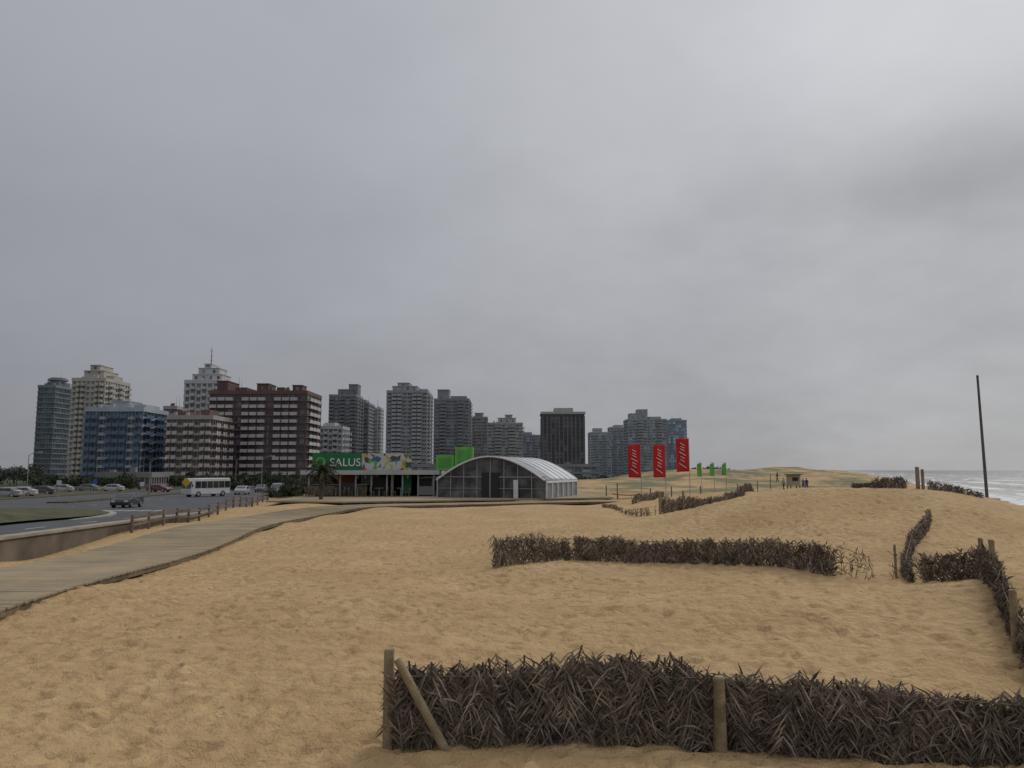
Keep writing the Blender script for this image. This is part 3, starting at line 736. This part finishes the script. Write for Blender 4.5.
for i in range(1, 6):      # membrane seam ribs over the roof
    y = i*Lt/6
    for q in range(NT): b_.bar((pts[q][0], y, pts[q][1]+.085), (pts[q+1][0], y, pts[q+1][1]+.085), .07, .03)
b_.make("roof_ribs", [steel], te)
b_ = Boxes(); b_.box(-.012, .0, .1, Lt-.1, 0, eh, 0); b_.box(wT-.03, wT-.013, .1, Lt-.1, 0, eh, 0)
b_.make("side_walls", [matf("milky_pvc", (.20, .21, .22), .35, .3)], te)
b_ = Boxes(); X0 = sx(425)*70; X1 = sx(446)*70
ae = empty("service_annexe", (0, 71.2, DZ)); b_.box(X0, X1, 0, 3, 0, 1.6, 0); b_.box(X0-.2, X1+.2, -.3, 3.2, 1.604, 1.75, 1); b_.box(X0+.4, X1-.3, -.05, -.002, .5, 1.3, 2)
b_.make("annexe_structure", [matf("annexe_wall", (.11, .11, .115), .7), matf("light_grey_paint", (.34, .35, .35), .5, .12), darkp], ae)

pe_ = empty("palm_tree"); px, py = sx(321)*63, 63; pz = h(px, py); b_ = Boxes()
for i in range(10): b_.cyl((px+.02*i, py, pz-.3+i*.3), (px+.02*(i+1), py, pz+i*.3), .17-.006*i, .19-.006*i, 9)
b_.make("trunk", [bark], pe_)
V = []; Fc = []; rnd = random.Random(31)
for i in range(46):
    a = rnd.uniform(0, 6.28); el = rnd.uniform(-1.0, 1.1); d = Vector((math.cos(a)*math.cos(el), math.sin(a)*math.cos(el), math.sin(el)))
    al = Vector((-math.sin(a), math.cos(a), 0)); base = Vector((px+.2, py, pz+2.65))
    d2 = (d+Vector((0, 0, -.75))).normalized()
    add_frond(V, Fc, base, d, al, .7, 9, .42, .055, rnd); add_frond(V, Fc, base+d*.7, d2, al, .8, 11, .42, .055, rnd)
mesh_obj("fronds", V, Fc, [mat("dull_palm_leaf", (.055, .046, .03), .85, .3, 2, island=.6)], parent=pe_)

# =============================================================== flags
redp = matf("red_flag_cloth", (.42, .014, .018), .75, .15); grnf = matf("green_flag_cloth", (.10, .34, .05), .75)
def banner(name, x, y, hh_, fw, fh_, mt, seed, script=True, side=-1):
    rnd = random.Random(seed); z0 = h(x, y); e = empty(name, (x, y, z0), R(rnd.uniform(-12, 12)))
    b_ = Boxes(); b_.cyl((0, 0, -.3), (0, 0, hh_), .035, .02, 8); b_.bar((0, 0, hh_-.02), (side*fw, 0, hh_+.03), .025); b_.make("pole", [steel], e)
    nu, nv = 10, 20; v = []; f = []
    fn = lambda u, w: (side*(.03+fw*u), .11*math.sin(u*4+w*3+seed)*u, hh_-.05-fh_*w-.05*u*math.sin(w*5+seed)-.25*u*u*(1-w)*(0 if script else 1))
    for j in range(nv+1):
        for i in range(nu+1): v.append(fn(i/nu, j/nv))
    for j in range(nv):
        for i in range(nu): f.append((j*(nu+1)+i, j*(nu+1)+i+1, (j+1)*(nu+1)+i+1, (j+1)*(nu+1)+i))
    o = mesh_obj("cloth", v, f, [mt], parent=e, smooth=True); o.modifiers.new("s", 'SOLIDIFY').thickness = .012
    if script:
        s_ = Boxes(); last = None; letters = [(.17, 1.3), (.09, .8), (.08, .8), (.13, 1.2), (.08, .8), (.07, .7), (.10, .8)]
        wpos = .90
        for (lw_, lh) in letters:
            for k in range(13):
                a = -1.57+6.28*k/12*.92; u = .5-.24*lh*math.sin(a)*.9; w = wpos-lw_*.5-lw_*.42*math.cos(a+1.57)
                p = Vector(fn(min(.9, max(.1, u)), w))+Vector((0, -.03, 0))
                if last is not None and k: s_.bar(last, p, .02, .06)
                last = p
            wpos -= lw_*1.08
        s_.make("white_script", [matf("white_lettering", (.6, .6, .6))], e)
    return e
for i, (a, Y) in enumerate(((641, 74), (665.5, 74.5), (689.5, 74))):
    x = sx(a)*Y; z0 = h(x, Y); banner("red_banner_flag", x, Y, zat((444, 444, 438)[i], Y)-z0, 1.15, 3.1, redp, i+1)
for i, a in enumerate((701.5, 714, 726)):
    Y = 92+i*4; x = sx(a)*Y; z0 = h(x, Y); banner("green_banner_flag", x, Y, zat(462.5, Y)-z0, .5, 1.6, grnf, i+11, False)
b_ = Boxes(); x = sx(627)*70; z = h(x, 70)
re_ = empty("orange_rescue_board", (x, 70, z+.35), R(10))
v = []; f = []; n = 16
for sgn in (-1, 1):
    for i in range(n+1):
        t = i/n; w = .32*math.sin(math.pi*min(1, max(0, t))**.8)**.6 if 0 < t < 1 else 0
        v.append((-1.4+2.8*t, sgn*w, .12*(2*t-1)**2))
for i in range(n): f.append((i, i+1, n+1+i+1, n+1+i))
o = mesh_obj("board", v, f, [matf("orange_paint", (.42, .11, .03))], parent=re_); o.modifiers.new("s", 'SOLIDIFY').thickness = .1
b_.bar((-.9, 0, -.4), (-.9, 0, -.02), .08); b_.bar((.9, 0, -.4), (.9, 0, -.02), .08); b_.make("trestles", [woodd], re_)
for i, (a, Y, hh_) in enumerate(((606, 72, 1.1), (617, 74, 1.3), (650, 66, .9), (671, 70, 1.0), (700, 70, .9), (737, 85, 1.2), (757, 95, 1.3), (770, 105, 2.0), (822, 75, .9), (840, 70, .9))):
    x = sx(a)*Y; z = h(x, Y); b_ = Boxes(); b_.cyl((x, Y, z-.3), (x, Y, z+hh_), .06, .05, 8); b_.cyl((x, Y, z+hh_), (x, Y, z+hh_+.05), .05, .035, 8); b_.make("timber_post", [woodd])

# tall pole on the beach
PY = 41; x = sx(988, 508)*PY; z = h(x, PY); b_ = Boxes(); pt = zat(377, PY)
b_.cyl((x, PY, z-.5), (x-.1, PY, pt), .085, .055, 12); b_.cyl((x-.1, PY, pt), (x-.1, PY, pt+.1), .075, .04, 12)
b_.make("beach_pole", [mat("pole_timber", (.10, .088, .08), .85, .3, 3)])

# =============================================================== vehicles
rubber = matf("tyre_rubber", (.02, .02, .02), .85); cglass = mat("vehicle_glass", (.02, .024, .028), .08, .1, 1, spec=.6); lampm = matf("lamp_lens", (.5, .5, .48), .2); redl = matf("tail_light", (.35, .02, .02), .3); chrome = mat("wheel_alloy", (.4, .4, .42), .35, .1, 1, metal=.8)
def car(name, x, y, yaw, col, van=False):
    e = empty(name, (x, y, float(zroad(y))+.005), yaw)
    pm = mat("car_paint", col, .3, .05, 1, spec=.5)
    L_, Wd = (4.3, 1.75) if not van else (4.9, 1.85); q = L_/4.3; t = 1.45 if not van else 1.9
    prof = [(-2.15, .3), (-2.17, .62), (-2.05, .88), (-1.3 if not van else -1.6, .98), (-.6, t-.05), (-.2, t), (1.1 if not van else 1.7, t-.02), (1.75 if not van else 2.05, t-.42), (2.12, .95), (2.17, .5), (2.1, .3)]
    prof = [(a*q, b__) for a, b__ in prof]
    def inset(z): return 0 if z < .95 else (z-.95)*.28
    bm = bmesh.new(); A = [bm.verts.new((px_, -Wd/2+inset(pz_), pz_)) for px_, pz_ in prof]; B = [bm.verts.new((px_, Wd/2-inset(pz_), pz_)) for px_, pz_ in prof]
    n = len(prof); bm.faces.new(A); bm.faces.new(B[::-1])
    for i in range(n): bm.faces.new((A[(i+1) % n], A[i], B[i], B[(i+1) % n]))
    bmesh.ops.recalc_face_normals(bm, faces=bm.faces)
    me = bpy.data.meshes.new("body"); bm.to_mesh(me); bm.free(); me.materials.append(pm)
    o = link(bpy.data.objects.new("body", me), e); md = o.modifiers.new("b", 'BEVEL'); md.width = .06; md.segments = 3
    g_ = Boxes()
    def quad(pts_, m_):
        i = len(g_.v); g_.v += pts_; g_.f.append((i, i+1, i+2, i+3)); g_.m.append(m_)
    for sg_ in (-1, 1):
        yy = lambda z: sg_*(Wd/2-inset(z)+.006)
        for xa, xb, xc, xd in ((-.95*q, -.55*q, .15*q, .15*q), (.22*q, .22*q, 1.0*q, 1.35*q)):
            quad([(xa, yy(1.0), 1.0), (xb, yy(t-.12), t-.12), (xc, yy(t-.12), t-.12), (xd, yy(1.0), 1.0)], 0)
    def slope(i, j, m_, a=.12, b__=.88, off_=.012):
        (x0_, z0_), (x1_, z1_) = prof[i], prof[j]; nx_, nz_ = (z0_-z1_), (x1_-x0_); l = math.hypot(nx_, nz_); nx_, nz_ = nx_/l*off_, nz_/l*off_
        p_ = [(x0_+(x1_-x0_)*t_+nx_, z0_+(z1_-z0_)*t_+nz_) for t_ in (a, b__)]
        ws = [Wd/2-inset(p[1])-.1 for p in p_]
        quad([(p_[0][0], -ws[0], p_[0][1]), (p_[0][0], ws[0], p_[0][1]), (p_[1][0], ws[1], p_[1][1]), (p_[1][0], -ws[1], p_[1][1])], m_)
    slope(3, 4, 0); slope(6, 7, 0)
    g_.box(-2.2*q, -2.1*q, -.75, -.42, .62, .78, 1); g_.box(-2.2*q, -2.1*q, .42, .75, .62, .78, 1)
    g_.box(2.1*q, 2.19*q, -.8, -.5, .7, .92, 2); g_.box(2.1*q, 2.19*q, .5, .8, .7, .92, 2); g_.box(2.13*q, 2.2*q, -.25, .25, .5, .62, 1)
    g_.make("windows_and_lights", [cglass, lampm, redl], e)
    w_ = Boxes()
    for xx in (-1.35*q, 1.3*q):
        for sg_ in (-1, 1):
            w_.cyl((xx, sg_*(Wd/2-.2), .32), (xx, sg_*(Wd/2+.02), .32), .32, .32, 20, 0); w_.cyl((xx, sg_*(Wd/2+.021), .32), (xx, sg_*(Wd/2+.03), .32), .2, .18, 14, 1)
    w_.make("wheels", [rubber, chrome], e); return e
YR = R(90)+math.atan(.135)
def rp_(a, Y): return sx(a)*Y
car("parked_car", rp_(129, 78), 78, YR, (.03, .032, .035))
car("white_car", rp_(22, 118), 118, R(15), (.4, .4, .4)); car("parked_car", rp_(6, 112), 112, R(10), (.25, .25, .27)); car("parked_car", rp_(42, 130), 130, R(12), (.06, .06, .07))
car("parked_car", rp_(62, 150), 150, R(12), (.3, .3, .3)); car("parked_car", rp_(243, 130), 130, YR, (.3, .3, .32)); car("parked_car", rp_(160, 150), 150, R(170), (.12, .03, .03)); car("parked_car", rp_(88, 160), 160, R(8), (.15, .15, .17)); car("parked_car", rp_(262, 150), 150, YR, (.1, .1, .12)); car("parked_car", rp_(113, 155), 155, R(8), (.35, .35, .35)); car("parked_van", rp_(278, 128), 128, YR, (.2, .2, .21), True)
def bus(x, y, yaw):
    e = empty("white_minibus", (x, y, float(zroad(y))+.005), yaw); L_, Wd, Hh = 7.2, 2.2, 2.75
    bm = bmesh.new(); prof = [(-3.6, .35), (-3.65, 1.1), (-3.35, 2.3), (-3.05, Hh), (3.5, Hh), (3.6, 2.5), (3.6, .35)]
    A = [bm.verts.new((a, -Wd/2, c)) for a, c in prof]; B = [bm.verts.new((a, Wd/2, c)) for a, c in prof]; n = len(prof)
    bm.faces.new(A); bm.faces.new(B[::-1])
    for i in range(n): bm.faces.new((A[(i+1) % n], A[i], B[i], B[(i+1) % n]))
    bmesh.ops.recalc_face_normals(bm, faces=bm.faces)
    me = bpy.data.meshes.new("body"); bm.to_mesh(me); bm.free(); me.materials.append(mat("bus_paint", (.46, .46, .46), .35, .1, 1)); o = link(bpy.data.objects.new("body", me), e); md = o.modifiers.new("b", 'BEVEL'); md.width = .12; md.segments = 3
    g_ = Boxes()
    for sg_ in (-1, 1):
        for i in range(6):
            x0_ = -2.9+i*1.08; y0_ = sg_*(Wd/2+.003); g_.box(x0_, x0_+.98, min(y0_, y0_+sg_*.02), max(y0_, y0_+sg_*.02), 1.3, 2.3, 0)
    i = len(g_.v); g_.v += [(-3.66, -.95, 1.25), (-3.66, .95, 1.25), (-3.38, .95, 2.3), (-3.38, -.95, 2.3)]; g_.f.append((i, i+1, i+2, i+3)); g_.m.append(0)
    g_.box(3.605, 3.63, -.85, .85, 1.4, 2.2, 0)
    for yy in (-.85, .6): g_.box(-3.7, -3.6, yy, yy+.25, .75, .95, 1); g_.box(3.605, 3.64, yy, yy+.25, .8, 1.1, 2)
    for yy in (-1.3, 1.2): g_.box(-3.6, -3.45, yy, yy+.1, 1.5, 1.9, 3)
    g_.make("windows_and_lights", [cglass, lampm, redl, rubber], e); w_ = Boxes()
    for xx in (-2.3, 2.2):
        for sg_ in (-1, 1): w_.cyl((xx, sg_*(Wd/2-.3), .42), (xx, sg_*(Wd/2+.02), .42), .42, .42, 22, 0); w_.cyl((xx, sg_*(Wd/2+.021), .42), (xx, sg_*(Wd/2+.03), .42), .22, .2, 14, 1)
    w_.make("wheels", [rubber, chrome], e)
bus(rp_(207, 118), 118, R(62))
def lamp(a, Y, et):
    x = sx(a)*Y; z0 = float(zroad(Y)); zt_ = zat(et, Y); b_ = Boxes()
    b_.cyl((x, Y, z0-.2), (x, Y, zt_-.6), .10, .06, 10); p_ = Vector((x, Y, zt_-.6))
    for k in range(5):
        t = (k+1)/5; q = Vector((x+1.6*t, Y, zt_-.6+.6*math.sin(t*1.57))); b_.cyl(tuple(p_), tuple(q), .05, .045, 8); p_ = q
    b_.box(p_.x, p_.x+.7, Y-.15, p_.y+.15, zt_-.06, zt_+.06, 1); b_.cyl((x, Y, z0-.1), (x, Y, z0+.8), .16, .13, 10)
    b_.make("street_lamp", [matf("galvanised_steel", (.18, .19, .2), .5), lampm])
for a, Y, et in ((28, 140, 452), (150, 120, 458), (69, 170, 455), (262, 150, 456), (236, 190, 458), (97, 220, 458)): lamp(a, Y, et)
def sign(name, a, Y, hh_, mt, shape='d', s=.4):
    x = sx(a)*Y; z0 = float(zroad(Y)); e = empty(name, (x, Y, z0)); b_ = Boxes(); b_.cyl((0, 0, -.2), (0, 0, hh_), .04, .04, 8)
    b_.make("pole", [steel], e); ro = R(45) if shape == 'd' else 0
    v = [Vector((s*math.cos(ro+R(45)+k*math.pi/2)*1.41, -.06, hh_-s+s*math.sin(ro+R(45)+k*math.pi/2)*1.41)) for k in range(4)]
    v2 = [q+Vector((0, .03, 0)) for q in v]
    mesh_obj("plate", v+v2, [(0, 1, 2, 3), (7, 6, 5, 4)]+[(i, i+4, (i+1) % 4+4, (i+1) % 4) for i in range(4)], [mt], parent=e)
yel = matf("yellow_sign_paint", (.45, .31, .02)); 
sign("yellow_warning_sign", 187, 100, 2.7, yel, 'd', .42); sign("traffic_sign", 60, 105, 2.5, matf("white_sign", (.45, .45, .45)), 's', .3); sign("traffic_sign", 96, 115, 2.6, matf("blue_sign", (.03, .1, .35)), 's', .3); sign("traffic_sign", 143, 92, 2.4, matf("white_sign", (.45, .45, .45)), 's', .25)
b_ = Boxes()
for k in range(12):
    Y = 66+k*1.6; x = -14.3-.135*Y; z0 = float(zroad(Y)); b_.cyl((x, Y, z0), (x, Y, z0+.8), .06, .05, 8)
b_.make("road_bollards", [kerbm])
it = []
rnd = random.Random(77)
for _ in range(36):
    Y = rnd.uniform(70, 150); o_2 = rnd.uniform(10.8, 12.0); x = -o_2-.135*Y; it.append((x, Y, h(x, Y)-.3, rnd.uniform(.9, 1.5), rnd.uniform(.7, 1.1)))
tree_mass("roadside_shrubs", it, leafm, 8, .22)

# =============================================================== people (small distant walkers)
def person(a, Y, yaw, top, leg, seed, hgt=1.72, stride=.25):
    x = sx(a)*Y; z = h(x, Y)
    vs = [(0, 0, .95), (0, 0, 1.15), (0, 0, 1.38), (0, 0, 1.5), (0, 0, 1.56), (0, 0.01, 1.66), (0, 0, 1.74),
          (.09, 0, .9), (.10, stride*.5, .5), (.10, stride*.9-.08, .08), (.10, stride*.9+.10, .04),
          (-.09, 0, .9), (-.10, -stride*.3, .5), (-.10, -stride*1.1, .09), (-.10, -stride*1.1+.17, .04),
          (.18, 0, 1.40), (.23, -.08, 1.12), (.23, .05, .88), (.23, .08, .78), (-.18, 0, 1.40), (-.23, .06, 1.12), (-.23, .2, .9), (-.23, .24, .81)]
    rd = [.13, .12, .14, .07, .055, .095, .075, .09, .065, .042, .035, .09, .065, .042, .035, .06, .045, .033, .03, .06, .045, .033, .03]
    ed_ = [(0, 1), (1, 2), (2, 3), (3, 4), (4, 5), (5, 6), (0, 7), (7, 8), (8, 9), (9, 10), (0, 11), (11, 12), (12, 13), (13, 14), (2, 15), (15, 16), (16, 17), (17, 18), (2, 19), (19, 20), (20, 21), (21, 22)]
    me = bpy.data.meshes.new("person_tmp"); me.from_pydata(vs, ed_, []); ob = bpy.data.objects.new("person_tmp", me); scene.collection.objects.link(ob)
    ob.modifiers.new("s", 'SKIN'); sv = me.skin_vertices[0].data
    for i, r in enumerate(rd): sv[i].radius = (r, r); sv[i].use_root = (i == 0)
    ss = ob.modifiers.new("u", 'SUBSURF'); ss.levels = 1
    dg = bpy.context.evaluated_depsgraph_get(); m2 = bpy.data.meshes.new_from_object(ob.evaluated_get(dg)); bpy.data.objects.remove(ob)
    skin = matf("skin", (.35, .20, .14), .6); ms = [skin, matf("shirt_cloth", top, .9), matf("trouser_cloth", leg, .9), matf("hair", (.03, .02, .015), .8)]
    m2.materials.clear()
    for q in ms: m2.materials.append(q)
    for p in m2.polygons:
        c = p.center
        p.material_index = 2 if (c.z < .97 and abs(c.x) < .19 and c.z > .1) else (1 if c.z < 1.5 and c.z > .97 else (3 if c.z > 1.70 or (c.z > 1.6 and c.y < -.01) else 0)); p.use_smooth = True
    o = link(bpy.data.objects.new("person", m2)); s_ = hgt/1.82; o.scale = (s_, s_, s_); o.location = (x, Y, z); o.rotation_euler = (0, 0, yaw)
for a, Y, yw, t_, l_ in ((777, 120, 1, (.05, .05, .07), (.03, .03, .04)), (806, 98, 2.5, (.04, .05, .09), (.05, .05, .05)), (802.5, 99, -1, (.2, .2, .2), (.04, .04, .06)), (783, 100, .5, (.3, .27, .22), (.05, .05, .06))):
    person(a, Y, yw, t_, l_, int(a))
x = sx(793)*105; z = h(x, 105); he = empty("lifeguard_hut", (x, 105, z)); b_ = Boxes()
b_.box(-.7, .7, -.7, .7, .5, 1.9, 0); b_.box(-.9, .9, -.95, .9, 1.904, 2.02, 1); b_.box(-.4, .4, -.72, -.69, 1.1, 1.6, 2)
for p_ in ((-.6, -.6), (.6, -.6), (.6, .6), (-.6, .6)): b_.box(p_[0]-.06, p_[0]+.06, p_[1]-.06, p_[1]+.06, -.5, .499, 1)
b_.make("hut", [matf("cream_paint", (.3, .27, .21), .8), woodd, darkp], he)

# =============================================================== world / light / camera
w = bpy.data.worlds.new("World"); scene.world = w; w.use_nodes = True; nt = w.node_tree; L = nt.links; nt.nodes.clear()
out = N("ShaderNodeOutputWorld"); bg = N("ShaderNodeBackground"); bg.inputs[1].default_value = .1
SE, SR = R(38), R(42)
sk = N("ShaderNodeTexSky"); sk.sky_type = 'NISHITA'; sk.sun_disc = False; sk.sun_elevation = SE; sk.sun_rotation = SR
tcg = N("ShaderNodeTexCoord"); D_ = tcg.outputs["Generated"]
sp = N("ShaderNodeSeparateXYZ"); L.new(D_, sp.inputs[0]); X_, Y_, Z_ = sp.outputs
zc = mth('MAXIMUM', Z_, 0.0)
rampn = N("ShaderNodeValToRGB"); rampn.color_ramp.interpolation = 'EASE'; E = rampn.color_ramp.elements; E[0].position = 0; E[0].color = (.31,)*3+(1,); E[1].position = 1; E[1].color = (.95,)*3+(1,)
for p_, q_ in ((.25, .395), (.54, .455), (.78, .70)):
    q = E.new(p_); q.color = (q_, q_, q_, 1)
L.new(zc, rampn.inputs[0])
den = mth('ADD', zc, .35)
cmb = N("ShaderNodeCombineXYZ"); L.new(mth('DIVIDE', X_, den), cmb.inputs[0]); L.new(mth('DIVIDE', Y_, den), cmb.inputs[1])
contrast = mrange(X_, -.5, .45, .4, 1.2, True)
n1 = mth('MULTIPLY', mrange(noise(cmb.outputs[0], 1.1, 4, .5), .25, .75, -.06, .06), contrast)
n2 = mth('MULTIPLY', mrange(noise(cmb.outputs[0], 3.2, 6, .6), .25, .75, -.03, .03), contrast)
az = mth('MULTIPLY', X_, .10)
right_ = mth('MULTIPLY', mrange(X_, -.4, .65, 0, .55, True), mrange(Z_, .12, .55, .04, .24, True))
v = mth('ADD', mth('ADD', rampn.outputs[0], mth('ADD', n1, n2)), mth('ADD', az, right_))
sc_ = N("ShaderNodeVectorMath", operation='SUBTRACT'); L.new(D_, sc_.inputs[0]); cdir = Vector((.47, .82, .31)).normalized(); sc_.inputs[1].default_value = cdir
ml = N("ShaderNodeVectorMath", operation='MULTIPLY'); L.new(sc_.outputs[0], ml.inputs[0]); ml.inputs[1].default_value = (3.6, 2.5, 10)
ln = N("ShaderNodeVectorMath", operation='LENGTH'); L.new(ml.outputs[0], ln.inputs[0])
dk = mrange(mth('ADD', ln.outputs["Value"], mth('MULTIPLY', noise(cmb.outputs[0], 2.2, 6), 1.5)), .5, 2.0, -.12, 0, True)
v = mth('ADD', v, dk)
v = mth('MAXIMUM', v, .1)
tint = mixc(mrange(X_, -.6, .6), (.96, .985, 1.09), (.985, 1.0, 1.035))
vs_ = N("ShaderNodeVectorMath", operation='SCALE'); L.new(tint, vs_.inputs[0]); L.new(mth('MULTIPLY', v, 10), vs_.inputs["Scale"])
col = mixc(.97, sk.outputs[0], vs_.outputs[0])
L.new(col, bg.inputs[0]); L.new(bg.outputs[0], out.inputs[0])
sl = bpy.data.lights.new("sun", 'SUN'); sl.energy = 1.3; sl.angle = R(16); sl.color = (1, .96, .9)
so = bpy.data.objects.new("sun", sl); link(so)
sd = Vector((math.sin(SR)*math.cos(SE), math.cos(SR)*math.cos(SE), math.sin(SE)))
so.rotation_euler = sd.to_track_quat('Z', 'Y').to_euler()
cam = bpy.data.cameras.new("camera"); cam.sensor_width = 36; cam.lens = F/1024*36; cam.clip_end = 20000; cam.clip_start = .1
co_ = bpy.data.objects.new("camera", cam); co_.location = (0, 0, CAMZ); co_.rotation_euler = (R(90)+PITCH, 0, 0); link(co_)
scene.camera = co_
scene.view_settings.view_transform = 'Standard'; scene.view_settings.look = 'None'; scene.view_settings.exposure = 0
